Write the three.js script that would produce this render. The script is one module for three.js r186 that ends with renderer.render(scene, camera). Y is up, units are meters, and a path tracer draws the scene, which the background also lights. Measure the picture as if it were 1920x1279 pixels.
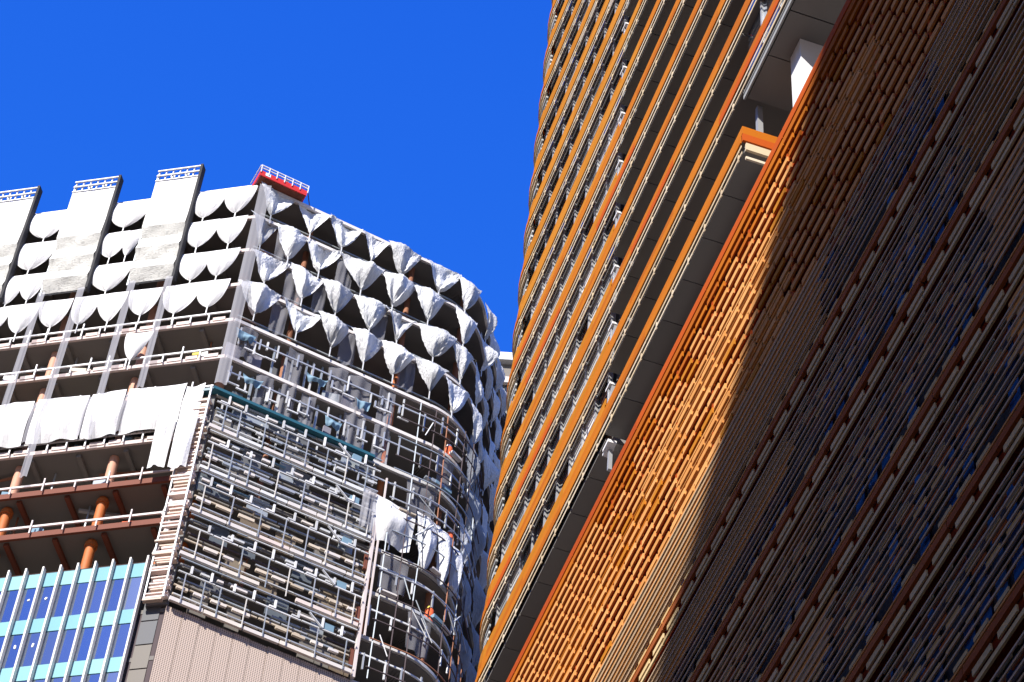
import * as THREE from 'three';
import { mergeGeometries } from 'three/addons/utils/BufferGeometryUtils.js';

// ---------------------------------------------------------------- camera, sky, sun, exposure
const R = Math.PI / 180, EYE = 1.6;
const scene = new THREE.Scene();
const camera = new THREE.PerspectiveCamera(15.17, 1024 / 682, 1, 4000);
{
  const p = 51.02 * R, t = 5.28 * R;
  camera.position.set(0, EYE, 0);
  camera.up.set(-Math.sin(t), Math.cos(t) * Math.cos(p), Math.cos(t) * Math.sin(p));
  camera.lookAt(0, EYE + Math.sin(p), -Math.cos(p));
}
const renderer = new THREE.WebGLRenderer({ antialias: true });
renderer.setSize(1024, 682);
renderer.toneMapping = THREE.LinearToneMapping;
renderer.toneMappingExposure = 1.75;
renderer.shadowMap.enabled = true;
{
  const W = 64, H = 256, data = new Float32Array(W * H * 4);
  const stops = [[-90, .06, .07, .08], [-2, .12, .13, .16], [0, .34, .38, .42], [8, .24, .31, .42], [22, .085, .19, .47], [38, .018, .110, .52], [44, .0125, .100, .52], [60, .008, .074, .455], [90, .007, .065, .40]];
  for (let j = 0; j < H; j++) {
    const el = (j + .5) / H * 180 - 90;
    let k = 0; while (k < stops.length - 2 && el > stops[k + 1][0]) k++;
    const a = stops[k], b = stops[k + 1], f = (el - a[0]) / (b[0] - a[0]);
    for (let i = 0; i < W; i++) { const q = (j * W + i) * 4; for (let c = 0; c < 3; c++) data[q + c] = a[c + 1] + (b[c + 1] - a[c + 1]) * f; data[q + 3] = 1; }
  }
  const tex = new THREE.DataTexture(data, W, H, THREE.RGBAFormat, THREE.FloatType);
  tex.mapping = THREE.EquirectangularReflectionMapping; tex.magFilter = THREE.LinearFilter; tex.minFilter = THREE.LinearFilter; tex.needsUpdate = true;
  scene.background = tex; scene.environment = tex;
}
const SUN = (() => { const az = -150 * R, el = 40 * R; return new THREE.Vector3(Math.cos(el) * Math.sin(az), Math.sin(el), -Math.cos(el) * Math.cos(az)); })();
{
  const sun = new THREE.DirectionalLight(new THREE.Color().setRGB(1, .94, .86), 5);
  sun.target.position.set(0, 90, -75); sun.position.copy(sun.target.position).addScaledVector(SUN, 320);
  sun.castShadow = true; sun.shadow.mapSize.set(4096, 4096);
  Object.assign(sun.shadow.camera, { left: -150, right: 150, top: 150, bottom: -150, near: 1, far: 800 });
  scene.add(sun, sun.target);
}

// ---------------------------------------------------------------- helpers
let seed = 7;
const rnd = () => { seed = (seed + 0x6D2B79F5) | 0; let t = Math.imul(seed ^ seed >>> 15, 1 | seed); t = t + Math.imul(t ^ t >>> 7, 61 | t) ^ t; return ((t ^ t >>> 14) >>> 0) / 4294967296; };
const rr = (a, b) => a + (b - a) * rnd();
const pick = a => a[Math.floor(rnd() * a.length)];
const used = {};
const numbered = n => { const k = used[n] = (used[n] ?? -1) + 1; return k ? n + '_' + String(k).padStart(3, '0') : n; };
const V = (x, y, z) => new THREE.Vector3(x, y, z);
// direction of a compass bearing: 0 looks away from the camera, 90 to its right
const dir = az => V(Math.sin(az * R), 0, -Math.cos(az * R));
class Face { // x along the wall (to the right seen from outside), y = height above the eye, z outwards
  constructor(o, az) { this.o = o; this.az = az; this.th = (90 - az) * R; this.x = dir(az); this.z = V(Math.cos(az * R), 0, Math.sin(az * R)); }
  at(x, y, z) { return this.o.clone().addScaledVector(this.x, x).addScaledVector(this.z, z).setY(y + EYE); }
}
const noiseTex = (size, fn, srgb = true) => {
  const d = new Uint8Array(size * size * 4);
  for (let j = 0; j < size; j++) for (let i = 0; i < size; i++) { const c = fn(i / size, j / size); const q = (j * size + i) * 4; for (let k = 0; k < 3; k++) d[q + k] = Math.max(0, Math.min(255, (c.length ? c[k] : c) * 255)); d[q + 3] = 255; }
  const t = new THREE.DataTexture(d, size, size); t.magFilter = THREE.LinearFilter; t.minFilter = THREE.LinearMipmapLinearFilter; t.generateMipmaps = true; t.wrapS = t.wrapT = THREE.RepeatWrapping; if (srgb) t.colorSpace = THREE.SRGBColorSpace; t.needsUpdate = true; return t;
};
const lattice = (n, s0) => { const g = new Float32Array(n * n); let s = seed; seed = s0; for (let i = 0; i < n * n; i++) g[i] = rnd(); seed = s;
  return (u, v) => { const x = ((u % 1) + 1) % 1 * n, y = ((v % 1) + 1) % 1 * n, i = Math.floor(x), j = Math.floor(y), f = x - i, h = y - j, sf = f * f * (3 - 2 * f), sh = h * h * (3 - 2 * h), q = (a, b) => g[(b % n) * n + a % n]; return (q(i, j) * (1 - sf) + q(i + 1, j) * sf) * (1 - sh) + (q(i, j + 1) * (1 - sf) + q(i + 1, j + 1) * sf) * sh; }; };
const n4 = lattice(4, 11), n9 = lattice(9, 12), n23 = lattice(23, 13), n61 = lattice(61, 14);
const fbm = (u, v) => .4 * n4(u, v) + .27 * n9(u, v) + .2 * n23(u, v) + .13 * n61(u, v);
const grime = noiseTex(256, (u, v) => .78 + .3 * (fbm(u, v) - .1));
const stain = noiseTex(256, (u, v) => { const a = fbm(u, v * .35), b = n61(u, v * .15); return .84 + .22 * a - .08 * (b > .8 ? 1 : 0); });
const crease = noiseTex(256, (u, v) => Math.abs(fbm(u * 2, v) - .5) * 1.8 + .3 * n61(u, v), false);
const perforated = noiseTex(64, (u, v) => { const a = Math.sin((u + v) * Math.PI * 8) * Math.sin((u - v) * Math.PI * 8); return a > .25 ? [.46, .42, .385] : [.83, .76, .715]; });
perforated.repeat.set(1, 10.8);
const mat = (r, g, b, o = {}) => new THREE.MeshStandardMaterial({ color: new THREE.Color().setRGB(r, g, b), roughness: .75, side: THREE.DoubleSide, ...o });
const matte = (r, g, b, o = {}) => new THREE.MeshPhysicalMaterial({ color: new THREE.Color().setRGB(r, g, b), roughness: .85, specularIntensity: .12, side: THREE.DoubleSide, ...o });
const BOX = new THREE.BoxGeometry(1, 1, 1), TUBE = new THREE.CylinderGeometry(.5, .5, 1, 14);
const shade = m => { m.castShadow = m.receiveShadow = true; return m; };
function place(parent, name, geo, m, pos, ry = 0, sc, rx = 0, rz = 0) {
  const o = shade(new THREE.Mesh(geo, m)); o.name = name; o.position.copy(pos).sub(parent.position);
  o.rotation.set(rx, ry, rz, 'YXZ'); if (sc) o.scale.set(...sc); parent.add(o); return o;
}
// a sub-part: child of a placed mesh's group-level parent would be a part, so sub-parts hang under an unscaled anchor mesh
function bx(parent, name, m, F, x0, x1, y0, y1, z0, z1, rx = 0, ry = 0, rz = 0) {
  return place(parent, name, BOX, m, F.at((x0 + x1) / 2, (y0 + y1) / 2, (z0 + z1) / 2), F.th + ry, [Math.abs(x1 - x0), Math.abs(y1 - y0), Math.abs(z1 - z0)], rx, rz);
}
function bar(parent, name, m, a, b, w, geo = BOX) { // a square or round bar from a to b
  const d = b.clone().sub(a), L = d.length(), o = place(parent, name, geo, m, a.clone().add(b).multiplyScalar(.5), 0, [w, L, w]);
  o.quaternion.setFromUnitVectors(V(0, 1, 0), d.multiplyScalar(1 / L)); return o;
}
function sub(mesh, child) { child.parent.updateWorldMatrix(true, true); mesh.attach(child); return child; }
function thing(name, label, category, pos, group, th = 0) {
  const o = new THREE.Group(); o.name = numbered(name); o.position.copy(pos); o.rotation.y = th; o.userData = { label, category }; if (group) o.userData.group = group; scene.add(o); return o;
}
function structure(name, geo, m, pos) { const o = shade(new THREE.Mesh(geo, m)); o.name = name; o.position.copy(pos); o.userData = { kind: 'structure' }; scene.add(o); return o; }
// solid strip between two plan curves (arrays of Vector3), from height y0 to y1, relative to the parent's origin
function strip(parent, name, m, inn, out, y0, y1) {
  const p = [], idx = [], n = inn.length, o = parent.position;
  const add = (v, y) => { p.push(v.x - o.x, y + EYE - o.y, v.z - o.z); return p.length / 3 - 1; };
  const quad = (a, b, c, d) => { const i = [add(...a), add(...b), add(...c), add(...d)]; idx.push(i[0], i[1], i[2], i[0], i[2], i[3]); };
  for (let i = 0; i < n - 1; i++) {
    quad([out[i], y0], [out[i + 1], y0], [out[i + 1], y1], [out[i], y1]); quad([inn[i + 1], y0], [inn[i], y0], [inn[i], y1], [inn[i + 1], y1]);
    quad([out[i], y1], [out[i + 1], y1], [inn[i + 1], y1], [inn[i], y1]); quad([inn[i], y0], [inn[i + 1], y0], [out[i + 1], y0], [out[i], y0]);
  }
  for (const i of [0, n - 1]) quad([inn[i], y0], [out[i], y0], [out[i], y1], [inn[i], y1]);
  const g = new THREE.BufferGeometry(); g.setAttribute('position', new THREE.Float32BufferAttribute(p, 3));
  g.setAttribute('uv', new THREE.Float32BufferAttribute(new Float32Array(p.length / 3 * 2), 2)); g.setIndex(idx); g.computeVertexNormals();
  const q = shade(new THREE.Mesh(g, m)); q.name = name; parent.add(q); return q;
}

// ---------------------------------------------------------------- materials
const M = {
  orange: [matte(.46, .135, .010), matte(.41, .112, .010), matte(.48, .150, .012)], golden: [matte(.46, .172, .014), matte(.42, .155, .012), matte(.49, .188, .018)],
  rust: [matte(.46, .085, .012), matte(.38, .065, .010)], umber: [matte(.34, .10, .03), matte(.30, .085, .025)],
  cream: [matte(.62, .50, .33), matte(.55, .44, .30), matte(.66, .56, .42)],
  louvre: [matte(.66, .31, .095), matte(.60, .275, .08), matte(.70, .35, .12)], gold: [matte(.62, .46, .23), matte(.56, .42, .22), matte(.66, .50, .27)],
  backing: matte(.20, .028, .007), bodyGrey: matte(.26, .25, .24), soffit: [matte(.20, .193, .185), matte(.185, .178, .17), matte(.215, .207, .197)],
  rod: [matte(.50, .38, .26), matte(.48, .33, .19)],
  steel: mat(.45, .46, .47, { roughness: .45, metalness: .4 }), white: mat(.82, .82, .83, { roughness: .5 }), pale: mat(.62, .60, .57),
  glassTower: [mat(.012, .02, .028, { roughness: .06 }), mat(.02, .035, .045, { roughness: .05 }), mat(.03, .05, .07, { roughness: .08 })],
  blind: [mat(.42, .43, .42), mat(.55, .55, .53), mat(.30, .31, .31)],
  glassWing: [[.010, .015, .045], [.014, .022, .065], [.009, .012, .03], [.016, .028, .05]].map(c => new THREE.MeshPhysicalMaterial({ color: new THREE.Color().setRGB(...c), roughness: .15, specularIntensity: .14 })),
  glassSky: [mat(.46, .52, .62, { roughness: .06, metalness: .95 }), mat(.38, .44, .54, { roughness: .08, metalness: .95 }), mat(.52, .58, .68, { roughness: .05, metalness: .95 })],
  spandrel: [matte(.20, .42, .47, { roughness: .5 }), matte(.17, .38, .45, { roughness: .5 }), matte(.23, .45, .49, { roughness: .5 })], fin: matte(.78, .77, .74),
  concrete: mat(.24, .225, .21, { map: grime, roughness: .95 }), slabEdge: mat(.62, .52, .49, { roughness: .9 }), edgeWhite: mat(.72, .68, .66, { roughness: .85 }),
  redSteel: mat(.22, .06, .03, { map: grime, roughness: .8 }), orangeSteel: mat(.52, .14, .025, { map: stain, roughness: .7 }), pinkSteel: mat(.58, .30, .20, { roughness: .7 }),
  rustSteel: mat(.30, .12, .06, { roughness: .8 }), railPink: mat(.68, .60, .58), rail: mat(.70, .71, .72, { roughness: .5 }), galv: [mat(.46, .48, .50, { roughness: .45, metalness: .35 }), mat(.36, .40, .43, { roughness: .5, metalness: .3 }), mat(.56, .57, .57, { roughness: .5 })],
  plank: [mat(.62, .53, .42), mat(.70, .64, .58), mat(.52, .44, .34), mat(.66, .62, .60)], pinkPlank: [mat(.66, .52, .47), mat(.58, .46, .38), mat(.70, .60, .56)],
  infill: [mat(.11, .115, .125), mat(.14, .14, .14), mat(.17, .155, .135), mat(.09, .11, .13)], teal: mat(.02, .11, .15, { roughness: .5 }),
  core: mat(.30, .285, .27, { map: grime, roughness: .95 }), charcoal: matte(.10, .08, .085), nearBlack: matte(.06, .06, .063), tan: mat(1, .98, .95, { map: perforated, roughness: .7 }),  // one plain near-black colour shared by frames, posts, panels and the void
  cloth: [mat(.84, .84, .84, { map: stain, roughness: .9, bumpMap: crease, bumpScale: .02 }), mat(.80, .80, .81, { map: stain, roughness: .9, bumpMap: crease, bumpScale: .03 })],
  sheet: [mat(.58, .59, .61, { map: stain, roughness: .6, bumpMap: crease, bumpScale: .08 }), mat(.76, .77, .79, { map: stain, roughness: .5, bumpMap: crease, bumpScale: .07 }), mat(.70, .72, .74, { map: stain, roughness: .5, bumpMap: crease, bumpScale: .07 })],
  canvas: [mat(.82, .81, .77, { map: stain, roughness: .95, bumpMap: crease, bumpScale: .02 }), mat(.74, .74, .70, { map: stain, roughness: .95, bumpMap: crease, bumpScale: .03 })],
  net: mat(.42, .42, .46, { transparent: true, opacity: .5, roughness: .95 }),
  shadeSheet: [mat(.30, .33, .38, { map: stain, roughness: .9, bumpMap: crease, bumpScale: .05 }), mat(.24, .26, .30, { map: stain, roughness: .9, bumpMap: crease, bumpScale: .05 }), mat(.60, .63, .68, { map: stain, roughness: .8, bumpMap: crease, bumpScale: .05 })], veil: mat(.34, .34, .38, { transparent: true, opacity: .38, roughness: .95 }), net2: mat(.24, .23, .28, { roughness: .9 }),  // first list: darker greys put shade into the lower side sheets
  bluecloth: mat(.17, .29, .38, { roughness: .8 }), red: mat(.62, .025, .012, { roughness: .5 }), hazard: mat(.75, .12, .03), yellow: mat(.6, .5, .08), asphalt: mat(.07, .07, .072, { roughness: .95 }),
};

// ---------------------------------------------------------------- ground
structure('ground', new THREE.PlaneGeometry(6000, 6000).rotateX(-Math.PI / 2), M.asphalt, V(0, 0, 0));
structure('bounce_plaza', new THREE.BoxGeometry(420, .12, 420), mat(.27, .185, .105, { roughness: .95 }), V(-60, .06, -20));  // unseen paving, made wide and warm to bounce light onto the wing

// ================================================================ the tower under construction
const CORNER = V(-18.203, 0, -105.44);
const FA = new Face(CORNER, 105.4), FB = new Face(CORNER, 66);
const S0 = 14.5, RAD = 5, AZ1 = 12, ARC = RAD * (66 - AZ1) * R;
// point on the angled face and round the curved end: s metres from the corner, off metres outwards
function along(s, off = 0, h = 0) {
  let az = 66, p;
  if (s <= S0) p = FB.at(s, 0, 0);
  else {
    const a = Math.min(s - S0, ARC) / RAD, c = FB.at(S0, 0, -RAD); az = 66 - a / R;
    p = c.addScaledVector(V(Math.cos(az * R), 0, Math.sin(az * R)), RAD);
    if (s > S0 + ARC) p.addScaledVector(dir(AZ1), s - S0 - ARC);
  }
  p.addScaledVector(V(Math.cos(az * R), 0, Math.sin(az * R)), off).setY(h + EYE);
  return { p, az, th: (90 - az) * R };
}
const SEND = S0 + ARC + 26;
function curvePts(s0, s1, off) { const o = [], n = []; const ss = [s0]; for (let i = 0; i <= 14; i++) { const s = S0 + ARC * i / 14; if (s > s0 + .01 && s < s1 - .01) ss.push(s); } ss.push(s1); return ss.map(s => along(s, off).p); }
const mitre = off => CORNER.clone().addScaledVector(FA.z.clone().add(FB.z).normalize(), off / Math.cos(19.7 * R));
const tower = thing('unfinished_tower', 'unfinished tower wrapped in white sheets with open concrete floors', 'building', CORNER.clone());
const LV = k => 103.4 + 3.8 * k;
{
  // solid lower body down to the ground and the dark core
  strip(tower, 'lower_wall', M.concrete, [FA.at(-45, 0, -24), mitre(-24), ...curvePts(S0, SEND, -4)], [FA.at(-45, 0, -.45), mitre(-.45), ...curvePts(S0, SEND, -.45)], -EYE, 92);
  strip(tower, 'core_wall', M.core, [FA.at(-45, 0, -20), mitre(-20), ...curvePts(S0, SEND, -7.4)], [FA.at(-45, 0, -6.5), mitre(-6.5), ...curvePts(S0, SEND, -5.2)], 92, 144.6);
  for (let k = -2; k <= 11; k++) {
    const h = k === 11 ? 144.9 : LV(k);
    strip(tower, 'floor_slab', M.concrete, [FA.at(-45, 0, -21), mitre(-21), ...curvePts(S0, SEND, -8)], [FA.at(-45, 0, -.12), mitre(-.12), ...curvePts(S0, SEND, -.12)], h - .32, h);
    // edge beams: the low ones are red steel, the ones higher up pale
    if (k < 0) continue;
    const low = k <= 3;
    if (k >= 2) strip(tower, 'edge_beam', low ? M.redSteel : M.slabEdge, [FA.at(-45, 0, -.12), FA.at(-.05, 0, -.12)], [FA.at(-45, 0, .06), FA.at(-.05, 0, .06)], h - (low ? .42 : .3), h + .02);
    const b0 = k < 5 ? 11.6 : .05;
    strip(tower, 'edge_beam', k === 5 && false ? M.teal : k >= 6 ? M.edgeWhite : M.pale, curvePts(b0, S0, -.12), curvePts(b0, S0, .06), h - .24, h + .04);
    strip(tower, 'edge_beam', k >= 6 ? M.edgeWhite : M.galv[2], curvePts(S0 + .01, SEND, -.12), curvePts(S0 + .01, SEND, .06), h - .2, h + .04);
  }
  for (let q = 0; q < 44; q++) { const k = 2 + q % 5, s = rr(-20, -1.5), h = LV(k); if (rnd() < .5) place(tower, 'prop', BOX, pick([M.galv[0], M.galv[1], M.rustSteel]), FA.at(s, h + 1.74, -rr(1, 3.5)), FA.th, [.09, 3.4, .09]); else place(tower, 'stored_material', BOX, pick([M.plank[0], M.plank[2], M.galv[1], M.galv[0], M.hazard, M.yellow, M.bluecloth]), FA.at(s, h + .4, -rr(.35, .9)), FA.th + rr(-.3, .3), [rr(.3, 1.2), .8, rr(.3, .6)]); }
  for (let k = 2; k < 7; k++) for (let q = 0; q < 3; q++) { const s = rr(-19, -3), h = LV(k) + 3.2; bar(tower, 'service_duct', pick([M.galv[0], M.galv[1], M.rustSteel]), FA.at(s, h - rr(0, .25), -rr(1.2, 2)), FA.at(s + rr(2, 4), h, -rr(1.2, 4)), rr(.1, .28)); }
  // teal beam above the scaffold
  bx(tower, 'teal_beam', M.teal, FB, -.4, 10.9, 122.16, 122.4, .1, .5);
  bx(tower, 'teal_beam', M.teal, FA, -1.1, .1, 122.16, 122.4, .1, .5);
  // columns
  for (let k = 1; k < 11; k++) {
    const low = k <= 2, h0 = LV(k), h1 = h0 + 3.45;
    for (const s of [-6.3, -12.5, -18.7, -.9]) { const c = place(tower, 'column', TUBE, low ? M.orangeSteel : M.pinkSteel, FA.at(s, (h0 + h1) / 2, s > -2 ? -2 : -.95), 0, [.62, h1 - h0, .62]); c.userData.label = low ? 'bright orange steel tube column' : 'dull pink steel tube column'; if (low) sub(c, place(tower, 'column_collar', TUBE, M.orangeSteel, FA.at(s, h1 - .35, s > -2 ? -2 : -.95), 0, [.8, .3, .8])); }
    for (const s of [4.2, 12.1, 17.2, 24, 31]) { const q = along(s, -1.0, (h0 + h1) / 2); place(tower, 'column', TUBE, s === 12.1 && k < 8 ? M.orangeSteel : M.rustSteel, q.p, 0, [.42, h1 - h0, .42]); }
    // secondary beam half way up, set back
    bx(tower, 'inner_beam', low ? M.orangeSteel : M.slabEdge, FA, -44, -.6, h0 + 1.7, h0 + (low ? 2.0 : 1.84), -1.9, -1.65);
    // downstand ribs under each slab
    for (let s = -21; s < -1; s += 3.1) bx(tower, 'slab_rib', low ? M.redSteel : M.concrete, FA, s, s + .3, h1 - .22, h1 + .03, -6.4, -.3);
  }
  // guard rails along the open edges
  const guard = (k, pts, m, hgt) => {
    const h = LV(k);
    strip(tower, 'guard_rail', m, pts(-.03), pts(.07), h + hgt, h + hgt + .13);
  };
  for (const k of [2, 3, 4, 5, 6, 7]) {
    const h = LV(k), m = k <= 3 ? M.railPink : M.rail, hg = k <= 3 ? .34 : .55;
    bx(tower, 'guard_rail', m, FA, -45, -.3, h + hg, h + hg + (k <= 3 ? .16 : .13), .07, .17);
    for (let s = -20.5; s < -.5; s += k <= 3 ? 2.1 : 1.25) bx(tower, 'guard_post', m, FA, s, s + .09, h - .25, h + hg + (rnd() < .25 ? .55 : .02), .175, .25);
    for (let s = -20.2; s < -.8; s += 1.25) if (k > 3 && rnd() < .75) bx(tower, 'toe_board', k % 2 ? M.pinkPlank[0] : M.slabEdge, FA, s, s + rr(.7, 1.05), h - .12, h + .2, .065, .11);
  }
  for (const k of [1, 2, 3, 4, 5, 6, 7]) {
    const h = LV(k), s0 = k < 5 ? 11.9 : .3;
    strip(tower, 'guard_rail', k >= 5 ? M.galv[0] : M.rail, curvePts(s0, S0 + ARC + 4, .08), curvePts(s0, S0 + ARC + 4, .16), h - 1.62, h - 1.5);
    for (let s = s0 + .2; s < S0 + ARC + 3; s += 1.35) { const q = along(s + rr(-.2, .2), .12, h - 2.1 + (rnd() < .5 ? .5 : 0)); place(tower, 'guard_post', BOX, pick([M.rail, M.galv[0], M.galv[2]]), q.p, q.th, [.1, rr(.9, 1.9), .1]); }
  }
  // props and brackets on the two open floors of the angled face
  for (const k of [5, 6]) for (let s = .5; s < 12.4; s += rr(.35, .75)) {
    const h = LV(k), q = rnd();
    if (q < .45) place(tower, 'prop', BOX, pick(M.galv), along(s, -.5, h + 1.75).p, FB.th, [rr(.1, .2), 3.4, .12]);
    else if (q < .75) { place(tower, 'bracket', BOX, pick([M.rail, M.galv[0]]), along(s, .1, h + rr(1.2, 2.4)).p, FB.th, [.12, rr(.5, 1.1), .12]); place(tower, 'bracket', BOX, M.rail, along(s + .35, .1, h + rr(1, 1.4)).p, FB.th, [.8, .1, .1]); }
    else place(tower, 'stacked_panel', BOX, pick([...M.infill, M.galv[1], M.net2, M.net2]), along(s, -rr(.3, 1.4), h + rr(.9, 1.3)).p, FB.th + rr(-.2, .2), [rr(.5, 1.2), rr(1.2, 2.2), .15]);
  }
  for (let q = 0; q < 46; q++) { const k = 7 + q % 4, p = along(rr(.8, 16), -rr(.6, 2.2), LV(k) + .6); place(tower, 'stored_material', BOX, pick([M.red, M.bluecloth, M.teal, M.galv[0], M.plank[0], M.hazard, M.galv[1], M.infill[3]]), p.p.setY(LV(k) + EYE + .45), p.th + rr(-.4, .4), [rr(.4, 1.3), .9, rr(.3, .8)]); }
  for (const k of [7, 8, 9, 10]) strip(tower, 'inner_rail', M.galv[1], curvePts(.3, S0 + ARC, -.55), curvePts(.3, S0 + ARC, -.45), LV(k) + 1.0, LV(k) + 1.09);
  // curtain wall on the left face: fins, vision glass and cyan spandrels
  const fin0 = -1.82;
  for (let i = 0; i < 18; i++) {
    const s = fin0 - i * 1.078;
    bx(tower, 'window_fin', M.fin, FA, s - .055, s + .055, 92, 107.5, .02, .36);
    const x0 = s - 1.078 + .05, x1 = s - .05;
    for (let r = 0; r < 5; r++) {
      const t = 106.1 - r * 3.8;
      const pane = bx(tower, 'vision_pane', pick(M.glassSky), FA, x0, x1, t - 2.62, t - .04, -.06, -.01, rr(-.006, .006), rr(-.008, .008));
      bx(tower, 'spandrel_pane', pick(M.spandrel), FA, x0, x1, t + .02, t + 1.14, -.05, .02, 0, rr(-.006, .006));
      if ((r === 0 || r === 1) && (i === 5 || i === 6)) sub(pane, place(tower, 'ceiling_lamp', TUBE, M.white, FA.at((x0 + x1) / 2, t - 1.0, .02), FA.th, [.13, .03, .13], Math.PI / 2));
    }
  }
  bx(tower, 'wall_panel', M.nearBlack, FA, -22, fin0 + .1, 92, 107.45, -.4, -.1);
  bx(tower, 'wall_panel', M.charcoal, FA, fin0 + .12, -.12, 92, 103.3, -.55, -.15);
  for (let h = 93; h < 103; h += 1.9) bx(tower, 'wall_panel', pick(M.infill), FA, fin0 + .3, -.5, h, h + 1.8, -.14, -.1);
  // tan perforated cladding below the scaffold
  for (let i = 0; i < 11; i++) { const x = -.1 + i * 1.065; bx(tower, 'cladding_panel', M.tan, FB, x, x + 1.03, 92, 103.35 + rr(-.03, .03), -.02, .05, rr(-.004, .004), rr(-.006, .006)); }
  bx(tower, 'wall_panel', M.charcoal, FB, -.1, 11.65, 92, 103.3, -.3, -.06);
  // end post of the scaffolded bay with red strapping
  bx(tower, 'end_post', M.railPink, FB, 11.55, 11.75, 103.4, 118.4, .1, .35);
  bx(tower, 'end_post', M.railPink, FB, 11.95, 12.06, 107, 121, .2, .3);
  for (const h of [104.2, 107.6, 112.4]) bx(tower, 'strap', M.redSteel, FB, 11.3, 11.5, h, h + 1.5, .12, .3);
  for (const [a, b] of [[107.6, 110.3], [111, 114.4]]) bar(tower, 'corner_strut', M.railPink, FA.at(-1.55, a, .2), FA.at(-.95, b, .25), .26);
}

// ---------------------------------------------------------------- cloth
function clothGeo(w, drop, o) { // hangs from y = 0, z outwards
  const nu = 18, nv = 14, p = [], uv = [], idx = [], ph = rr(0, 9), ph2 = rr(0, 9), f1 = rr(2.5, 4.5), f2 = rr(6, 10), ax = o.ax ?? 0, uo = rnd(), vo = rnd();
  for (let j = 0; j <= nv; j++) for (let i = 0; i <= nu; i++) {
    const v = j / nv, u = i / nu * 2 - 1;
    let hw = o.shape === 'petal' ? w / 2 * Math.pow(Math.max(0, 1 - Math.pow(v, o.pow ?? 2.2)), .8) + .03 : o.shape === 'point' ? w / 2 * Math.pow(1 - v, o.pow ?? .85) + .03 : w / 2 * (1 - (o.taper ?? .06) * v);
    const x = u * hw + ax * v * v, sagTop = (o.sag ?? .12) * (1 - u * u) * (1 - v);
    const edge = o.shape === 'sheet' ? .06 * Math.sin(u * 3 + ph) * v : 0;
    const y = -drop * v - sagTop + edge;
    let z = (o.bulge ?? .4) * Math.sin(Math.PI * Math.min(1, v * (o.low ? .82 : 1))) * (1 - u * u * .8) + (o.out ?? .1);
    z += (o.fold ?? .08) * (Math.sin(u * f1 * (1 + .4 * v) + ph) + .5 * Math.sin(u * f2 + ph2 + v * 2)) * (v * 1.2 + .15) * (1 - .5 * v);
    z += (o.fold ?? .08) * .6 * Math.sin(v * 7 + u * 2 + ph2) * (1 - v);
    if (o.ridge) z += o.ridge * (1 - Math.abs(u - (o.off ?? 0))) * Math.sin(Math.PI * Math.min(1, .15 + v)) + rr(-1, 1) * (o.crumple ?? 0);
    p.push(x, y, z); uv.push(u * w * .15 + uo, v * drop * .15 + vo);
    if (i < nu && j < nv) { const a = j * (nu + 1) + i, b = a + nu + 1; idx.push(a, b, a + 1, b, b + 1, a + 1); }
  }
  const g = new THREE.BufferGeometry(); g.setAttribute('position', new THREE.Float32BufferAttribute(p, 3)); g.setAttribute('uv', new THREE.Float32BufferAttribute(uv, 2)); g.setIndex(idx); g.computeVertexNormals(); return g;
}
function tarp(pos, th, w, drop, o, m, label, group, rope = .65, name = 'tarpaulin') {
  const t = thing(name, label, 'tarpaulin', pos, group, th);
  const c = shade(new THREE.Mesh(clothGeo(w, drop, o), m)); c.name = 'cloth'; t.add(c);
  if (rope) { const r = shade(new THREE.Mesh(BOX, M.rail)); r.name = 'tie_rope'; r.position.set(o.ax ?? 0, -drop - rope / 2 + .05, .1); r.scale.set(.07, rope, .05); t.add(r); }
  return t;
}
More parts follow.
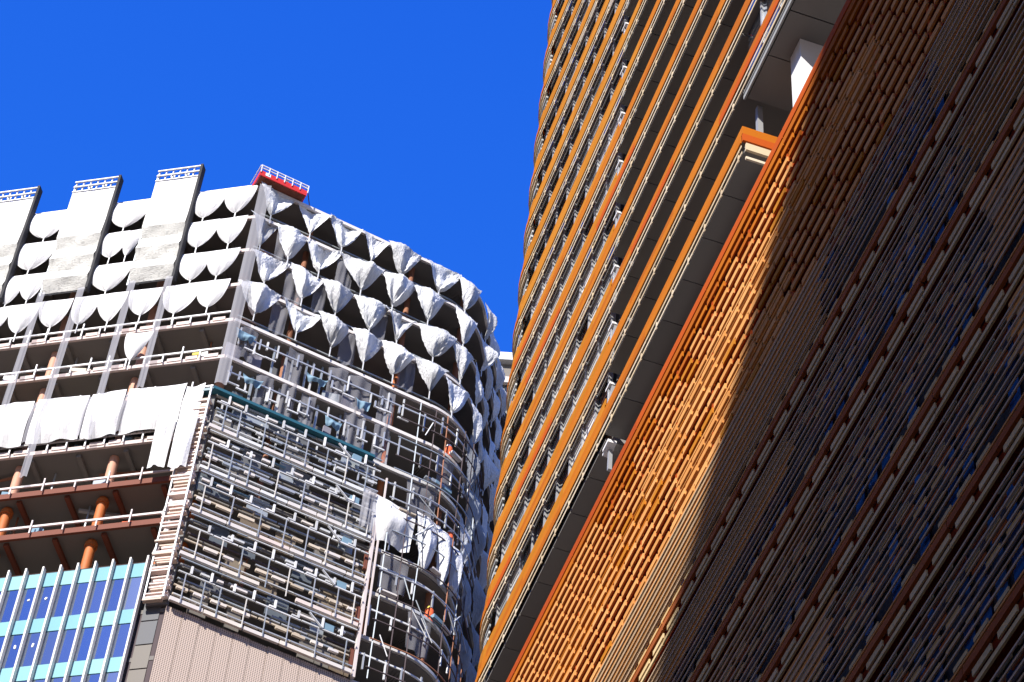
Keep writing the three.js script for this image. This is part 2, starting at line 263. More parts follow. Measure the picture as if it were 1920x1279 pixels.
{
  const rows = [
    [144.85, 'topmost', [[-17, -14.3], [-10.9, -8.1], [-4.8, -2.65], [-2.6, -.5]]],
    [141.3, 'second', [[-17.2, -14.4], [-11.2, -9.2], [-9.3, -8.15], [-4.8, -2.7], [-2.7, -.7]]],
    [137.6, 'third', [[-17.4, -15.9], [-16, -14.4], [-11.2, -8.3], [-4.8, -2.7], [-2.7, -.7]]],
    [134.2, 'fourth', [[-19.8, -17.9], [-17.9, -16.2], [-16.1, -14.2], [-14, -11.9], [-11.6, -9.9], [-9.9, -8.0], [-7.7, -5.6], [-5.2, -2.9], [-2.9, -.9]]],
  ];
  const ord = ['first', 'second', 'third', 'fourth', 'fifth', 'sixth', 'seventh', 'eighth', 'ninth', 'tenth', 'eleventh', 'twelfth'];
  for (const [h, nth, list] of rows) for (const [a, b] of list)
    tarp(FA.at((a + b) / 2, h, .12), FA.th, b - a + .12, rr(2.9, 3.25), { shape: 'petal', bulge: rr(.3, .5), fold: .03, ax: rr(-.25, .15), pow: rr(2.2, 3.6), sag: .03 }, pick(M.cloth), `white petal-shaped tarpaulin, ${nth} row of the sunlit flat face, ${ord[list.length - 1 - list.findIndex(v => v[0] === a)]} from the tower corner`, `petal tarpaulins, ${nth} row of the flat face`, rr(.7, 1.0));
  tarp(FA.at(-6.2, 129.3, .25), FA.th, 1.8, 2.9, { shape: 'petal', bulge: .4, fold: .04, ax: -.2 }, M.cloth[0], 'lone white tarpaulin hanging one floor below the petal rows', undefined, 1.0);
  const brow = [
    [144.8, 'topmost', [1.0, 3.9, 6.3, 8.7, 10.9, 14.0], 141.8], [141.25, 'second', [.5, 2.6, 5.0, 8.0, 10.8, 13.2], 138.2],
    [137.6, 'third', [1.5, 4.2, 6.5, 9.1, 11.2, 14.2], 134.65], [133.9, 'fourth', [1.2, 4.4, 6.7, 9.2, 11.5, 14.0], 131.05],
  ];
  for (const [h, nth, list, ap] of brow) list.forEach((s, i) => {
    const w = Math.min(3.1, ((list[i + 1] ?? s + 2.6) - (list[i - 1] ?? s - 2.4)) / 2) * rr(1.02, 1.12);
    const q = along(s, .12, h + rr(-.05, .05));
    tarp(q.p, q.th, w, h - ap, { shape: rnd() < .75 ? 'point' : 'petal', bulge: rr(.1, .5), fold: rr(.12, .28), ax: rr(-.2, .2), pow: rr(.55, .75), sag: .03, ridge: rr(.35, .9) * (rnd() < .5 ? -1 : 1), off: rr(-.35, .35), crumple: .05 }, pick(M.sheet), `creased white pointed sheet, ${nth} row of the angled face, ${ord[i]} from the tower corner`, `pointed sheets, ${nth} row of the angled face`, rr(.8, 1.1), 'pointed_sheet');
  });
  // curved end and shaded side: long drooping sheets
  const nths = ['topmost', 'second', 'third', 'fourth', 'fifth', 'sixth', 'seventh', 'eighth', 'ninth', 'tenth'];
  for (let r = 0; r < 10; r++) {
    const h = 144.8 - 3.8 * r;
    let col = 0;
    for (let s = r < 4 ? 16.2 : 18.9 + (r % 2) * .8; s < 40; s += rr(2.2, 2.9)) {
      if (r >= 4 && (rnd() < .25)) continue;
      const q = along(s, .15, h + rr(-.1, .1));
      tarp(q.p, q.th, rr(2.1, 2.7), rr(3.0, r < 4 ? 3.4 : 4.4), { shape: rnd() < .55 ? 'point' : 'petal', bulge: rr(.2, .6), fold: rr(.1, .2), ax: rr(-.3, .3), pow: rr(.5, .8), ridge: rr(-.5, .5), crumple: .04 }, pick(r < 4 ? M.sheet : M.shadeSheet), `drooping sheet on the shaded side, ${nths[r]} row from the roof, ${ord[col++]} from the curved edge`, `shaded side sheets, ${nths[r]} row`, rr(.5, .8), 'drooping_sheet');
    }
  }
  let wide = 0, strips = 0;
  // wide billowing sheets on the left face under the open floors
  for (const [a, b, d] of [[-20, -15], [-14.6, -12.2, 4.4], [-11.9, -8.5, 4.3], [-8.3, -6.0, 4.4], [-5.8, -2.0, 4.3]])
    tarp(FA.at((a + b) / 2, 123.3, .3), FA.th, b - a, d ?? 3.9, { shape: 'sheet', bulge: .55, fold: .1, taper: .0, sag: .03 }, pick(M.cloth), `wide white sheet bellying out below the open floors, ${ord[wide++]} from the screens\' far end`, 'wide billowing sheets', 0, 'billowing_sheet');
  [[-14.75, .7], [-12.05, .7], [-8.4, .6], [-5.9, .6]].forEach(([s, w], i) => { const t = tarp(FA.at(s, 123.2, .2), FA.th, w, 4.1, { shape: 'sheet', bulge: .3, low: true, fold: .08, taper: 0, sag: 0 }, M.net, `grey netting filling the gap between two wide white sheets, ${ord[3 - i]} from the scaffold`, 'netting between the wide sheets', 0, 'netting_strip'); t.userData.category = 'netting'; });
  tarp(FA.at(-1.35, 123.0, .3), FA.th, 1.3, 3.2, { shape: 'sheet', bulge: .2, fold: .12 }, M.cloth[1], 'narrow white sheet beside the teal beam at the corner', undefined, 0, 'narrow_sheet');
  for (const [s, d] of [[-2.55, 4.9], [-1.15, 5.2]]) tarp(FA.at(s, 119.8, .75), FA.th, 1.25, d, { shape: 'sheet', bulge: .15, fold: .12, taper: .12 }, M.cloth[1], s < -2 ? 'long narrow white sheet beside the corner scaffold, the one farther from it' : 'long narrow white sheet touching the corner scaffold', 'pair of long corner sheets', 0, 'hanging_sheet');
  { let cr = 0, q = along(12.75, .2, 119.1); tarp(q.p, q.th, 3.1, 3.9, { shape: 'sheet', bulge: .5, fold: .18, taper: .15 }, M.cloth[0], 'bright white sheet hung to the right of the scaffold', undefined, .5, 'hanging_sheet');
    q = along(10.9, .45, 119.1); tarp(q.p, q.th, .9, 3.6, { shape: 'sheet', bulge: .1, fold: .1 }, M.net, 'grey netting strip at the edge of the scaffold', undefined, 0, 'netting_strip');
    for (const [s, w] of [[15.2, 1.9], [16.6, 1.8], [17.8, 1.6]]) { q = along(s, .2, 119.1 - (s - 15) * .15); tarp(q.p, q.th, w, rr(4, 5), { shape: 'point', bulge: .5, fold: .2, pow: .5 }, M.sheet[1], `crumpled sheet on the curved corner, ${ord[cr++]} past the bright white sheet`, 'crumpled corner sheets', 0, 'crumpled_sheet'); } }
  // netting strips under the climbing screens, and at the corner
  for (const [s, h0, h1] of [[-17.3, 134.6, 115], [-14.0, 134.6, 115.2], [-11.2, 134.6, 115.5], [-7.6, 134.6, 118.7], [-5.0, 134.6, 123]]) {
    const t = tarp(FA.at(s, h0, .62), FA.th, .5, h0 - h1, { shape: 'sheet', bulge: .02, fold: .04, taper: .02, sag: 0 }, M.net, `narrow grey netting strip falling from a white screen, ${ord[4 - strips++]} from the tower corner`, 'netting strips under the screens', 0, 'netting_strip'); t.userData.category = 'netting';
  }
  { const t = tarp(FB.at(-.05, 144.3, .5), (FA.th + FB.th) / 2, .8, 21.6, { shape: 'sheet', bulge: .02, fold: .05, taper: .02, sag: 0 }, M.net, 'grey netting strip running down the corner of the wrapped tower', undefined, 0, 'netting_strip'); t.userData.category = 'netting'; }
  let bl = 0;
  const vc = {}, veilLabel = h => { const w = h > 131 ? `in the gaps of the ${h > 139 ? 'second' : h > 135 ? 'third' : 'fourth'} pointed row` : h > 127 ? 'over the upper open floor' : h > 125 ? 'over the lower open floor' : 'low on the curved end'; vc[w] = (vc[w] ?? -1) + 1; return `grey see-through netting veil ${w}, ${ord[vc[w]]} from the corner`; };
  // veils of debris netting over the open floors and between the sheets
  for (const [s, h, w, d] of [[1.2, 130, 1.3, 3.4], [2.3, 140.9, 1.3, 3.2], [2.9, 126.1, 1.2, 3.6], [2.9, 133.6, 1.2, 3.3], [3.5, 137.3, 1.4, 3.3], [4.6, 129.6, 1.1, 7], [5.4, 137.4, 1.0, 3.2], [6.0, 126, 1.0, 3.6], [6.9, 141, 1.3, 3.2], [7.7, 129.9, 1.4, 3.6], [8.0, 133.7, 1.3, 3.4], [9.3, 130, 1.6, 7.2], [9.9, 137.4, 1.2, 3.3], [11.3, 129.9, 1.2, 7.4], [12.4, 133.8, 1.3, 3.4], [13.4, 115, 2.0, 3.3], [14.6, 122.2, 2.2, 3.2], [15.6, 111, 1.8, 3.3], [16.2, 126, 1.6, 3.4]]) {
    const q = along(s, -.15, h), t = tarp(q.p, q.th, w, d, { shape: 'sheet', bulge: .06, fold: .12, taper: .1, sag: .05 }, M.veil, veilLabel(h), 'netting veils of the angled face', 0, 'netting_veil'); t.userData.category = 'netting';
  }
  // pale blue rags sagging along the open floors of the angled face
  for (const [s, h] of [[.9, 128.9], [6.2, 127.6], [9.6, 127.3], [2.0, 124.9], [7.8, 124.3]]) {
    const q = along(s, .2, h); tarp(q.p, q.th, rr(1.0, 1.6), rr(.5, 1.0), { shape: 'sheet', bulge: .15, fold: .1, taper: .3, sag: .22 }, M.bluecloth, `blue cloth sagging in the ${h > 126.2 ? 'upper' : 'lower'} open floor, ${ord[h > 126.2 ? bl++ : bl++ - 3]} from the tower corner`, 'blue cloths on the open floors', 0, 'blue_cloth');
  }
}

// ---------------------------------------------------------------- climbing screens above the left face
const screenLabels = ['white climbing screen with a handrail, third from the roof corner', 'white climbing screen with a handrail, second from the roof corner', 'white climbing screen with a handrail, next to the roof corner'];
[[-20.3, -17.1], [-14.2, -11.0], [-8.0, -4.9]].forEach(([a, b], i) => {
  const c = (a + b) / 2, w = b - a, t = thing('climbing_screen', screenLabels[i], 'screen', FA.at(c, 134.8, .3), 'climbing screens'), X = x => c + x;
  const prof = [[146.3, .62, 0], [143.7, .66, 0], [140.7, .8, 0], [139.85, .38, 1], [138.2, .86, 1], [137.25, .4, 1], [135.9, .84, 1], [134.95, .3, 1]];
  for (let k = 0; k < prof.length - 1; k++) {
    const [h0, z0] = prof[k], [h1, z1, mi] = prof[k + 1], n = 10, p = [], uv = [], idx = [], vo = rnd();
    for (let j = 0; j <= 4; j++) for (let q = 0; q <= n; q++) { const v = j / 4, u = q / n, P = FA.at(a + w * u, h0 + (h1 - h0) * v - (k ? 0 : .06 * Math.sin(u * 3.1)), z0 + (z1 - z0) * v + .05 * Math.sin(v * Math.PI) * Math.sin(u * 9 + k) + (v > 0 && v < 1 ? rr(-.015, .015) : 0)).sub(t.position); p.push(P.x, P.y, P.z); uv.push(u * .5 + vo, v * .4 + k * .3); if (q < n && j < 4) { const A = j * (n + 1) + q, B = A + n + 1; idx.push(A, B, A + 1, B, B + 1, A + 1); } }
    const g = new THREE.BufferGeometry(); g.setAttribute('position', new THREE.Float32BufferAttribute(p, 3)); g.setAttribute('uv', new THREE.Float32BufferAttribute(uv, 2)); g.setIndex(idx); g.computeVertexNormals();
    const o = shade(new THREE.Mesh(g, M.canvas[mi])); o.name = 'canvas_panel'; t.add(o);
    bx(t, 'batten', M.galv[1], FA, a, b, h1 - .03, h1 + .03, z1 - .12, z1 - .05);
  }
  bx(t, 'side_post', M.nearBlack, FA, b + .02, b + .2, 134.6, 147.7, .15, .72);
  bx(t, 'side_post', M.galv[1], FA, a - .12, a - .02, 134.6, 147.5, .15, .45);
  for (const h of [146.45, 147.05, 147.65]) bx(t, 'hand_rail', M.rail, FA, a - .1, b + .15, h, h + .1, .5, .6);
  for (let x = a; x <= b + .01; x += w / 6) bx(t, 'rail_post', M.rail, FA, x - .04, x + .04, 146.3, 147.7, .38, .48);
  for (const x of [.28, .62]) bx(t, 'rail_panel', M.rail, FA, a + w * x, a + w * x + .32, 146.6, 147.4, .34, .375);
  bx(t, 'arm', M.galv[1], FA, a + .3, a + .5, 135.2, 135.4, -.1, .3); bx(t, 'arm', M.galv[1], FA, b - .5, b - .3, 135.2, 135.4, -.1, .3);
  bx(t, 'arm', M.galv[1], FA, a + .3, a + .5, 144.9, 145.1, -.3, .6); bx(t, 'arm', M.galv[1], FA, b - .5, b - .3, 144.9, 145.1, -.3, .6);
});
// roof-edge guard rail (part of the tower)
bx(tower, 'roof_rail', M.rail, FA, -45, -.6, 145.5, 145.58, -.3, -.22);
for (let s = -20; s < -1; s += 1.5) bx(tower, 'roof_rail_post', M.rail, FA, s, s + .06, 144.9, 145.5, -.3, -.22);
{ // red loading platform
  const t = thing('loading_platform', 'red steel loading platform with white rails on the roof corner', 'platform', FB.at(1.2, 144.95, .2));
  bx(t, 'red_board', M.red, FB, -.7, 2.9, 145.0, 145.55, .6, .68); bx(t, 'red_board', M.red, FB, -.7, -.62, 145.0, 145.6, -1.2, .59); bx(t, 'red_board', M.red, FB, 2.82, 2.9, 145.0, 145.55, -1.2, .59);
  bx(t, 'deck', M.redSteel, FB, -.6, 2.8, 144.98, 145.08, -1.2, .59);
  for (const h of [145.85, 146.15]) bx(t, 'hand_rail', M.white, FB, -.7, 2.95, h, h + .06, .62, .68);
  bx(t, 'hand_rail', M.white, FB, -.75, -.69, 146.15, 146.21, -1.2, .61);
  for (let x = -.7; x < 3; x += .6) bx(t, 'rail_post', M.white, FB, x, x + .06, 145.3, 146.14, .69, .74);
  bx(t, 'notice', M.white, FB, -.3, .1, 145.15, 145.5, .69, .7); bx(t, 'winch', M.galv[1], FB, 1.1, 1.5, 145.6, 146.0, .2, .5); bar(t, 'cable', M.charcoal, FB.at(2.85, 146.1, .6), FB.at(3.6, 144.9, -.2), .05);
}
{ // red and orange plastic barriers at the curved edge
  for (const [s, h, m, l] of [[17.9, 119.1, M.hazard, 'red plastic barrel on the curved slab edge below the wrapped rows'], [16.6, 126.3, M.hazard, 'orange plastic barrel on the upper open slab of the curved end'], [16.6, 111.1, M.hazard, 'red plastic barrel with a yellow lid low on the curved end']]) {
    const q = along(s, -.35, h), t = thing('barrel', l, 'barrel', q.p);
    const g = new THREE.LatheGeometry([[0, 0], [.32, 0], [.33, .1], [.29, .2], [.31, .55], [.33, .6], [.31, .65], [.27, 1.15], [.2, 1.25], [0, 1.25]].map(v => new THREE.Vector2(...v)), 18);
    const b = shade(new THREE.Mesh(g, m)); b.name = 'body'; t.add(b);
    const c = shade(new THREE.Mesh(new THREE.CylinderGeometry(.16, .19, .2, 14), s === 16.6 && h < 120 ? M.yellow : M.white)); c.name = 'lid'; c.position.y = 1.35; t.add(c);
  }
}

// ---------------------------------------------------------------- scaffold on the angled face
{
  const sc = thing('scaffold', 'grey metal scaffold packed with planks on the angled face under the teal beam', 'scaffold', FB.at(5.5, 103.4, .2));
  const W = 11.5, run = (name, ms, len, gap, h, t, z0, z1, x0 = 0, skip = 0) => { // a row of pieces along the face
    for (let x = x0; x < W - .3;) { const w = Math.min(rr(...len), W - x); if (rnd() >= skip) bx(sc, name, pick(ms), FB, x, x + w - gap, h, h + t * rr(.85, 1.15), z0, z1, 0, 0, rr(-.008, .008)); x += w; }
  };
  for (let k = 0; k < 5; k++) {
    const h = LV(k) + .1, warm = k < 3, cool = [M.infill[0], M.infill[3], M.galv[1]], brown = warm ? [M.infill[2], mat(.16, .12, .08), mat(.2, .16, .11)] : [M.infill[1], M.infill[2]];
    run('infill_panel', brown, [.9, 1.7], .05, h, 2.2, -.1, .02, 0, .6); run('infill_panel', cool, [.9, 1.7], .05, h + 2.28, 1.45, -.1, .02, 0, .6);
    run('board', warm ? [M.plank[1], M.plank[3], M.pinkPlank[2]] : [M.plank[3], M.rail], [1.6, 2.6], .08, h - .02, .27, .3, .48, -.15, .06);
    run('ledger', M.galv, [2.4, 4], .05, h + .5, .08, .4, .48);
    run('slat', warm ? [M.plank[2], M.plank[0]] : M.galv, [1.2, 2.6], .1, h + .72, .13, .1, .2, 0, .25);
    run('plank', warm ? M.plank : [...M.galv, M.plank[3]], [1.0, 1.5], .38, h + 1.1, .2, .3, .46, .1, .12);
    run('slat', warm ? [M.plank[2], M.galv[1]] : M.galv, [1.4, 2.8], .1, h + 1.5, .11, .1, .2, 0, .2);
    run('slat', [M.galv[1], M.galv[0], M.infill[2]], [1.4, 2.8], .1, h + 1.78, .1, .12, .22, .2, .2);
    run('slat', [M.galv[1], M.charcoal, M.infill[1]], [1.4, 2.8], .1, h + 2.04, .12, .12, .24, .1, .2);
    run('ledger', [M.rail, M.galv[2]], [1.6, 3], .07, h + 2.36, .1, .42, .52);
    run('plank', [M.plank[1], M.plank[3], M.galv[2]], [.8, 1.6], .5, h + 2.95, .16, .2, .34, .2, .45);
    run('slat', [M.galv[0], M.galv[1], M.bluecloth], [.9, 2.2], .15, h + 3.25, .1, .1, .2, .1, .35);
    run('ledger', M.galv, [2.4, 4], .05, h + 3.5, .08, .36, .44);
    for (let x = .7 + (k % 2) * .5; x < W - .5; x += rr(1.15, 1.6)) { const g = pick([M.rail, M.white, M.galv[2]]), hh = rr(.55, .85); const b = bx(sc, 'bracket', g, FB, x, x + .13, h + 2.47, h + 2.47 + hh, .44, .56); if (rnd() < .6) sub(b, bx(sc, 'bracket_foot', g, FB, x - rr(.3, .6), x - .005, h + 2.48, h + 2.6, .45, .55)); }
    { const x = rr(8.2, 8.8); bar(sc, 'brace', M.rail, FB.at(x, h + 3.2, .6), FB.at(x + .9, h + 2.4, .6), .1); bx(sc, 'hoist_box', M.bluecloth, FB, x + 1.1, x + 1.7, h + 2.5, h + 3.0, .3, .5); }
    for (let x = .3 + rr(0, .4); x <= W + .1; x += rr(1.0, 1.9)) bx(sc, 'standard', pick([M.galv[0], M.galv[1], M.pale]), FB, x, x + .06, h - .05, h + 2.3, .5, .56, 0, 0, rr(-.01, .01));
    // the short return round the corner: stacked pale slats in the sun
    for (let y = h; y < h + 3.7; y += .27) if (rnd() < .85) bx(sc, 'return_slat', pick(M.pinkPlank), FA, -1.3 + rr(-.25, .25), rr(-.35, .05), y, y + rr(.08, .17), rr(.1, .3), rr(.4, .6), 0, 0, rr(-.03, .03));
    bx(sc, 'standard', M.rail, FA, -.2, -.1, h, h + 3.7, .62, .72); bx(sc, 'standard', M.galv[1], FA, -1.45, -1.36, h, h + 3.7, .4, .5);
    bx(sc, 'infill_panel', M.infill[1], FA, -1.4, -.05, h, h + 3.7, -.1, .06);
  }
}

{ // tube scaffold round the curved end
  const t = thing('tube_scaffold', 'thin dark tube scaffold wrapped round the curved end of the unfinished tower', 'scaffold', along(16, .5, 103.4).p);
  for (let s = 12.4; s < 21; s += rr(.9, 1.5)) for (const [h0, h1] of [[103.4, 111], [111.02, 118.5], [118.52, 129]]) if (rnd() < .8) bar(t, 'standard', pick([M.galv[1], M.charcoal, M.rustSteel]), along(s, .62, h0).p, along(s + rr(-.1, .1), .62, h1).p, .07);
  for (let h = 104.2; h < 129; h += rr(1.2, 2.4)) strip(t, 'ledger', pick([M.galv[1], M.charcoal, M.galv[0], M.rustSteel]), curvePts(12.2, 21.5, .66), curvePts(12.2, 21.5, .72), h, h + .07);
  for (let q = 0; q < 12; q++) { const s = rr(12.5, 18), h = rr(104, 127); bar(t, 'brace', pick([M.galv[0], M.galv[1], M.rail]), along(s, .76, h).p, along(s + rr(-1.4, 1.4), .76, h + rr(1, 1.8)).p, .06); }
  for (let q = 0; q < 14; q++) { const s = rr(12.5, 18.5), h = LV(Math.floor(rr(0, 7))) + .05, a = along(s, .35, h); place(t, 'plank', BOX, pick([M.plank[2], M.plank[3], M.galv[1], M.bluecloth]), a.p, a.th, [rr(.8, 1.5), rr(.06, .3), .3]); }
}

// ================================================================ the louvred tower on the right
const WN = dir(75.2); // into the wall, seen from the camera
const FU = new Face(WN.clone().multiplyScalar(20), 165.2), FL = new Face(WN.clone().multiplyScalar(16.5), 165.2);
const ub = (p, n, m, s0, s1, h0, h1, z0, z1, ...r) => bx(p, n, m, FU, -s1, -s0, h0, h1, z0, z1, ...r);
const lb = (p, n, m, s0, s1, h0, h1, z0, z1, ...r) => bx(p, n, m, FL, -s1, -s0, h0, h1, z0, z1, ...r);
const orangeTower = thing('louvred_tower', 'tall tower banded with orange sunshade blades on every floor', 'building', FU.at(-60, -EYE, -10));
{
  const T = orangeTower, UR = 6, LU = k => 74.9 + 3.8 * k, S1 = 46.9, S2 = 61;
  let U0 = 75.8; const arc = (off, a1 = 80, n = 12) => { const o = [], c = FU.at(-U0, 0, -UR); for (let i = 0; i <= n; i++) { const az = -14.8 + a1 * i / n; o.push(c.clone().addScaledVector(dir(az - 90), UR + off)); } return o; };
  // solid bodies
  ub(T, 'core_wall', M.bodyGrey, 24, 76, 57, 131, -26, -12);
  ub(T, 'core_wall', M.bodyGrey, 24, 76, -EYE, 56.9, -26, -8);
  
  ub(T, 'wall', M.bodyGrey, 24, S1 - .3, 78.1, 131, -11.9, -.62);
  ub(T, 'wall', M.bodyGrey, S1 - .25, S2 + .25, 78.1, 131, -11.9, -3.6);
  for (let k = 0; k < 15; k++) {
    const L = LU(k), sA = k ? 30 : S1; U0 = 75.8 - .2 * k;
    ub(T, 'wall', M.bodyGrey, S2 + .3, U0, k ? L - 3.3 : L - .7, L + .5, -11.9, -.62); strip(T, 'wall', M.bodyGrey, arc(-5.5), arc(-.62), k ? L - 3.3 : L - .7, L + .5);
    for (let s = sA; s < U0 - .1; s += 4.72) {
      const e = Math.min(s + 4.70, U0), m = pick(k > 5 && s > S2 - 3 ? M.golden : M.orange);
      ub(T, 'sunshade_blade', m, s, e, L + .04, L + .5, -.05, 0); ub(T, 'sunshade_blade', k < 6 ? pick([...M.orange, M.rust[0]]) : m, s, e, L - .42, L - .01, -.01, .04);
      ub(T, 'sunshade_rail', pick(M.cream), s, e, L - .68, L - .55, -.01, .01); ub(T, 'sunshade_rail', pick(M.cream), s, e, L - 1.04, L - .91, -.03, -.01);
      if (e > S2 + 1) ub(T, 'sunshade_blade', pick(M.golden), Math.max(s, S2), e, L + .52, L + 1.0, -.08, -.04), ub(T, 'sunshade_blade', pick(M.golden), Math.max(s, S2), e, L + 1.02, L + 1.4, -.14, -.1);
    }
    for (let s = S1 + .3 + (k % 3) * .4; s < U0; s += 1.6) ub(T, 'sunshade_bracket', pick(M.cream), s, s + .1, L - 1.1, L - .5, -.05, -.015);
    strip(T, 'sunshade_blade', pick(M.orange), arc(-.1), arc(0), L + .04, L + .5); strip(T, 'sunshade_blade', pick(M.golden), arc(-.12), arc(-.06), L + .52, L + 1.4); strip(T, 'sunshade_blade', pick(M.orange), arc(-.05), arc(.06), L - .42, L - .01);
    strip(T, 'sunshade_rail', M.cream[1], arc(-.06), arc(.03), L - .72, L - .56); strip(T, 'sunshade_rail', M.cream[1], arc(-.12), arc(-.03), L - 1.12, L - .96);
    for (let q = 0; q < 5; q++) strip(T, 'screen_rod', pick(M.blind), arc(-.2), arc(-.12 + rr(-.03, .05)), L - 3.1 + q * .42, L - 2.95 + q * .42);
    // deep soffits between the two glazed parts
    for (let s = S1; s < S2 - .1; s += 2.02) ub(T, 'soffit_panel', pick(M.soffit), s + .02, Math.min(s + 2, S2), L - .8, L - .68, -3.58, -.14);
    ub(T, 'soffit_panel', M.soffit[1], k ? 30 : S1, S1 - (k ? .05 : -.01), L - .66, L - .5, -.6, -.12);
    if (k) ub(T, 'recess_glass', M.glassTower[0], S1 + .05, S2 - .05, L - 4.6, L - .85, -3.58, -3.5);
    ub(T, 'bracket', M.white, S2 - .05, S2 + .45, L - 1.55, L - 1.43, -.5, -.2); ub(T, 'bracket', M.steel, S2 - .02, S2 + .12, L - 2.7, L - 1.6, -.45, -.3);
    // glazing: far part and near part
    for (const [g0, g1, step] of [[S2 + .25, U0, 1.53], [31, S1, 1.6]]) {
      if (k === 0) continue;
      const cutoff = k === 1 && g0 < 40 ? L - .9 : L - 3.2;
      for (let s = g0; s < g1 - .2; s += step) {
        const e = Math.min(s + step, g1), low = k < 7, q = rnd();
        ub(T, 'window_pane', g0 < 40 ? pick([M.glassSky[0], M.glassSky[1], M.glassTower[2]]) : q < (low ? .45 : .2) ? pick(M.blind) : q < (low ? .58 : .22) ? M.white : pick(M.glassTower), s + .05, e - .05, cutoff, L + .5, -.42, -.36, 0, rr(-.01, .01));
        ub(T, 'mullion', M.steel, s - .05, s + .05, cutoff, L + .55, -.42, -.24);
      }
      ub(T, 'spandrel', M.blind[2], g0, g1, L - .5, L + .3, -.34, -.3);
    }
    if (k) strip(T, 'window_pane', M.glassTower[1], arc(-.45), arc(-.4), L - 3.2, L + .5);
  }
  // lowest soffit is deep, with a lighter beam under it
  for (let s = S1; s < 78; s += 2.02) ub(T, 'soffit_panel', pick(M.soffit), s + .02, s + 2, 73.9, 74.05, -12, -3.6);
  for (let s = S2 + .1; s < 76; s += 2.02) ub(T, 'soffit_panel', pick(M.soffit), s + .02, s + 2, 73.9, 74.05, -3.58, -.2);
  ub(T, 'soffit_beam', M.soffit[2], S1 + .4, 78, 73.5, 73.88, -1.6, -1.1);
  ub(T, 'bracket', M.white, S2 - .3, S2 + .3, 73.4, 73.55, -.5, -.15);
  // notch: return of the lowest sunshade, panelled ceiling, white column
  const L0 = LU(0);
  ub(T, 'sunshade_blade', M.orange[0], S1 - .12, S1 - .02, L0 + .04, L0 + .5, -5, .0); ub(T, 'sunshade_blade', M.rust[0], S1 - .16, S1 - .06, L0 - .42, L0 - .01, -5, .0);
  ub(T, 'sunshade_rail', M.cream[0], S1 - .2, S1 - .1, L0 - 1.0, L0 - .6, -5, -.1); ub(T, 'sunshade_rail', M.cream[2], S1 - .16, S1 - .08, L0 - 1.5, L0 - 1.36, -5, -.1);
  for (let i = 0; i < 11; i++) for (let j = 0; j < 6; j++) { const s = S1 - 1.98 - i * 1.98; ub(T, 'ceiling_panel', pick(M.soffit), s, s + 1.93, 77.4 + (i === 0 ? .02 : 0), 77.52, -.2 - (j + 1) * 1.95, -.26 - j * 1.95); }
  ub(T, 'ceiling_void', M.nearBlack, 24, S1, 77.6, 77.9, -12, -.2);
  ub(T, 'fascia', M.blind[2], 24, S1, 77.3, 77.75, -.19, -.12);
  ub(T, 'white_column', M.white, 43.85, 44.72, 56, 77.38, -2.1, -1.02);
  ub(T, 'ceiling_post', M.steel, S1 + .1, S1 + .3, 75.5, 77.4, -.9, -.7);
}

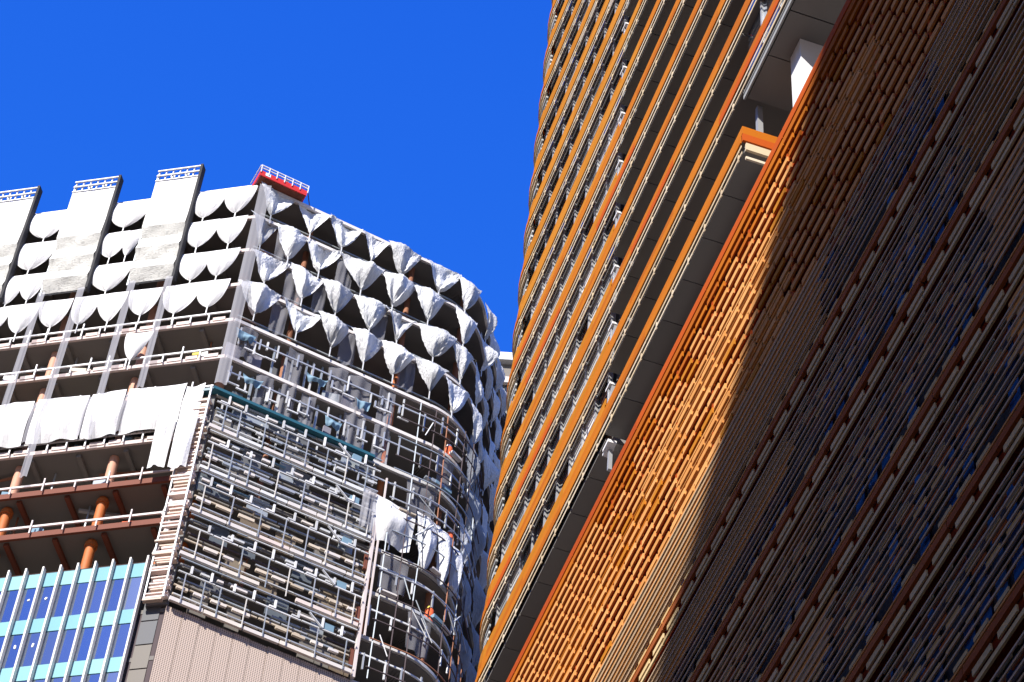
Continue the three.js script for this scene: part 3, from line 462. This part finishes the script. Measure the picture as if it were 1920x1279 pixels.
// ---------------------------------------------------------------- the louvred wing in front
const wing = thing('louvred_wing', 'low wing in front of the orange tower, dense louvres on top and blue glass below', 'building', FL.at(-40, -EYE, -4));
{
  const T = wing, SA = 19, SB = 64;
  lb(T, 'wall', M.bodyGrey, SA, SB, -EYE, 57.6, -7.9, -.75);
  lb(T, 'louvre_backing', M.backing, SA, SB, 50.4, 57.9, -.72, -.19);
  // coping
  for (let s = SA; s < SB; s += 5.6) { lb(T, 'coping', pick(M.rust), s, s + 5.57, 57.75, 58.12, -.5, .04); lb(T, 'coping', pick(M.orange), s, s + 5.57, 57.42, 57.7, -.06, .02); }
  // dense louvres
  const P = .555, N = 13;
  const rest = [], pal = [...M.louvre, ...M.louvre, ...M.louvre, M.golden[2]];
  for (let i = 0; i < N; i++) for (let s = SA + [0, .42, .2, .66][i % 4]; s < SB; s += .9) {
    const h = 57.2 - i * P, e = s + .78;
    if (s > 29.4 && s < 49.8) lb(T, 'louvre_blade', pick(i < 2 ? [...M.orange, M.louvre[0]] : pal), s, e, h - .21, h, -.045, rr(.0, .01));
    else { const c = FL.at(-(s + e) / 2, h - .105, -.02); rest.push(BOX.clone().scale(e - s, .21, .06).rotateY(FL.th).translate(c.x - T.position.x, c.y - T.position.y, c.z - T.position.z)); }
  }
  for (let s = SA + .5; s < SB; s += 2.7) lb(T, 'louvre_post', M.rust[1], s, s + .09, 50.5, 57.4, -.11, -.05);
  const more = shade(new THREE.Mesh(mergeGeometries(rest), M.louvre[0])); more.name = 'louvre_blades'; more.userData.kind = 'stuff'; T.add(more);
  for (let i = 0; i < N; i++) for (let s = SA; s < SB; s += 5.6) lb(T, 'louvre_lip', M.rust[1], s, s + 5.58, 57.2 - i * P - .5, 57.2 - i * P - .29, -.17, -.12);
  // finer blades set between the louvres in some stretches
  const fine = (s0, s1, h0, h1, pitch, m, z = -.06) => { for (let h = h0; h < h1; h += pitch) lb(T, 'fine_blade', pick(m), s0 + rr(-.4, .4), s1 + rr(-.4, .4), h, h + pitch * .42, z - .02, z + .02); };
  fine(43, 62, 52.9, 54.3, .24, M.orange); fine(30, 47, 53.4, 55.0, .25, M.louvre); fine(36, 44, 50.6, 52.2, .25, M.louvre);
  // storeys below
  for (let k = 0; k < 7; k++) {
    const L = 47.0 - 3.8 * k;
    for (let s = SA; s < SB; s += 5.1) {
      const e = s + 5.07;
      lb(T, 'ledge_fascia', pick(M.umber), s, e, L + .1, L + .29, -.06, .03); lb(T, 'ledge_blade', pick(M.gold), s, e, L - .46, L - .35, -.03, .02); lb(T, 'ledge_rail', M.louvre[1], s, e, L + .33, L + .38, -.03, .04);
    }
    for (let s = SA; s < 52; s += 1.02) { lb(T, 'ledge_panel', pick(M.gold), s, s + .74, L - .17, L - .01, -.04, .0); }
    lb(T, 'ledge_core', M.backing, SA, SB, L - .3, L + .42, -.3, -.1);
    const top = k ? L + 3.8 - .6 : 50.3;
    const nr = 9;
    for (let q = 0; q < nr; q++) { const h = L + .8 + q * (top - L - .8) / nr; lb(T, 'shade_rod', M.rod[q % 2], SA, SB, h, h + .055, -.01, .02); }
    // glass behind the rods
    for (let s = 23; s < 49; s += .66) if (k < 6 && rnd() < .7) lb(T, 'window_pane', pick(M.glassWing), s + .1, s + .52, L + .5, top, -.27, -.23, 0, rr(-.012, .012));
    lb(T, 'glazing_frame', M.nearBlack, SA, SB, L + .45, top + .1, -.7, -.3);
    for (const d of [1.1, 2.1]) lb(T, 'transom', M.charcoal, SA, SB, L + .55 + d, L + .75 + d, -.225, -.19);
  }
  // short staggered slats between the rods: far too many to single out
  const weave = [[], []];
  for (let k = 0; k < 7; k++) { const L = 47.0 - 3.8 * k, top = k ? L + 3.1 : 50.2; let r = 0;
    for (let h = L + .62; h < top; h += .3, r++) for (let s = SA + (r % 2) * .42 + (r % 3) * .1; s < 56; s += .84) { if (rnd() < .3) continue; const c = FL.at(-s - .28, h, -.05); weave[r % 2].push(BOX.clone().scale(.56, .11, .03).rotateY(FL.th).translate(c.x - T.position.x, c.y - T.position.y, c.z - T.position.z)); } }
  weave.forEach((g, i) => { const o = shade(new THREE.Mesh(mergeGeometries(g), i ? M.umber[0] : M.gold[1])); o.name = 'short_slats'; o.userData.kind = 'stuff'; T.add(o); });
  // stretches where the rods are doubled by brown blades
  for (const [s0, s1, k, a, b] of [[34, 62, 0, .75, 3.2], [19, 27.6, 0, .8, 3.2], [19, 26.8, 1, .8, 3.1], [19, 26.3, 2, .9, 3.1], [35.6, 62, 1, .0, 0], [36.2, 62, 1, 1.8, 3.1], [35.2, 62, 2, 2.2, 3.1], [19, 25.8, 3, 1.2, 3.1], [34.4, 50, 3, 2.0, 3.1]]) { const L = 47.0 - 3.8 * k; if (b) fine(s0, s1, L + a, L + b, .27, [M.louvre[1], M.rod[1], M.louvre[0]], -.04); }
}

// ================================================================ a far tower in the gap and the block that throws the shade
{
  const F = new Face(V(-1.5, 0, -172), 92), t = thing('far_tower', 'pale-topped tower far behind in the gap between the two buildings', 'building', F.at(0, -EYE, -12));
  bx(t, 'wall', M.infill[2], F, -14, 16, -EYE, 209, -24, -.4);
  bx(t, 'parapet', M.galv[0], F, -14.2, 16.2, 209, 210.2, -24.2, .3);
  for (let k = 0; k < 12; k++) { const h = 205.5 - k * 3.8; bx(t, 'floor_band', M.pale, F, -14, 16, h, h + .9, -.38, .1); for (let x = -13.8; x < 15; x += 3) bx(t, 'window_pane', M.glassTower[1], F, x, x + 2.8, h - 2.8, h - .05, -.38, -.3); }
}
{
  // roof edge that casts the slanting shadow line on the wing
  const p0 = FL.at(-38.9, 52.2, 0).addScaledVector(SUN, 120), k = 1.06 / SUN.y;
  const e = dir(-14.8).addScaledVector(V(SUN.x, 0, SUN.z), k).normalize(); // along the roof edge
  const az = Math.atan2(-e.x, e.z) / R; // bearing of -e
  const F = new Face(V(p0.x, 0, p0.z), az), H = p0.y - EYE, W0 = -26, W1 = 26;
  const zs = F.z.z < 0 ? 1 : -1; // make sure the body lies behind, away from the camera
  const t = thing('shading_block', 'broad office block standing behind the viewer across the street', 'building', F.at(0, -EYE, zs * -16));
  const Z = (a, b) => zs > 0 ? [-b, -a] : [a, b];
  bx(t, 'wall', M.pale, F, W0, W1, -EYE, H, ...Z(0, 32));
  for (let h = 4; h < H - 3; h += 4) bx(t, 'window_band', M.glassTower[2], F, W0 + 1, W1 - 1, h, h + 2.2, ...Z(-.06, -.005));
}
{ // unseen brick block, added to hide the low sky from the wing
  const F = new Face(V(-58, 0, -22), -4), t = thing('added_brick_block', 'unseen brown brick block added to hide the low sky from the louvred wing', 'building', F.at(0, -EYE, -14)), brick = mat(.34, .20, .12, { roughness: .9 });
  bx(t, 'wall', brick, F, -42, 34, -EYE, 104, -28, 0); bx(t, 'parapet', M.pale, F, -42.3, 34.3, 104, 105, -28.3, .3);
  for (let h = 4; h < 100; h += 3.9) bx(t, 'window_band', M.glassTower[0], F, -40, 32, h, h + 1.6, .005, .06);
}
renderer.render(scene, camera);
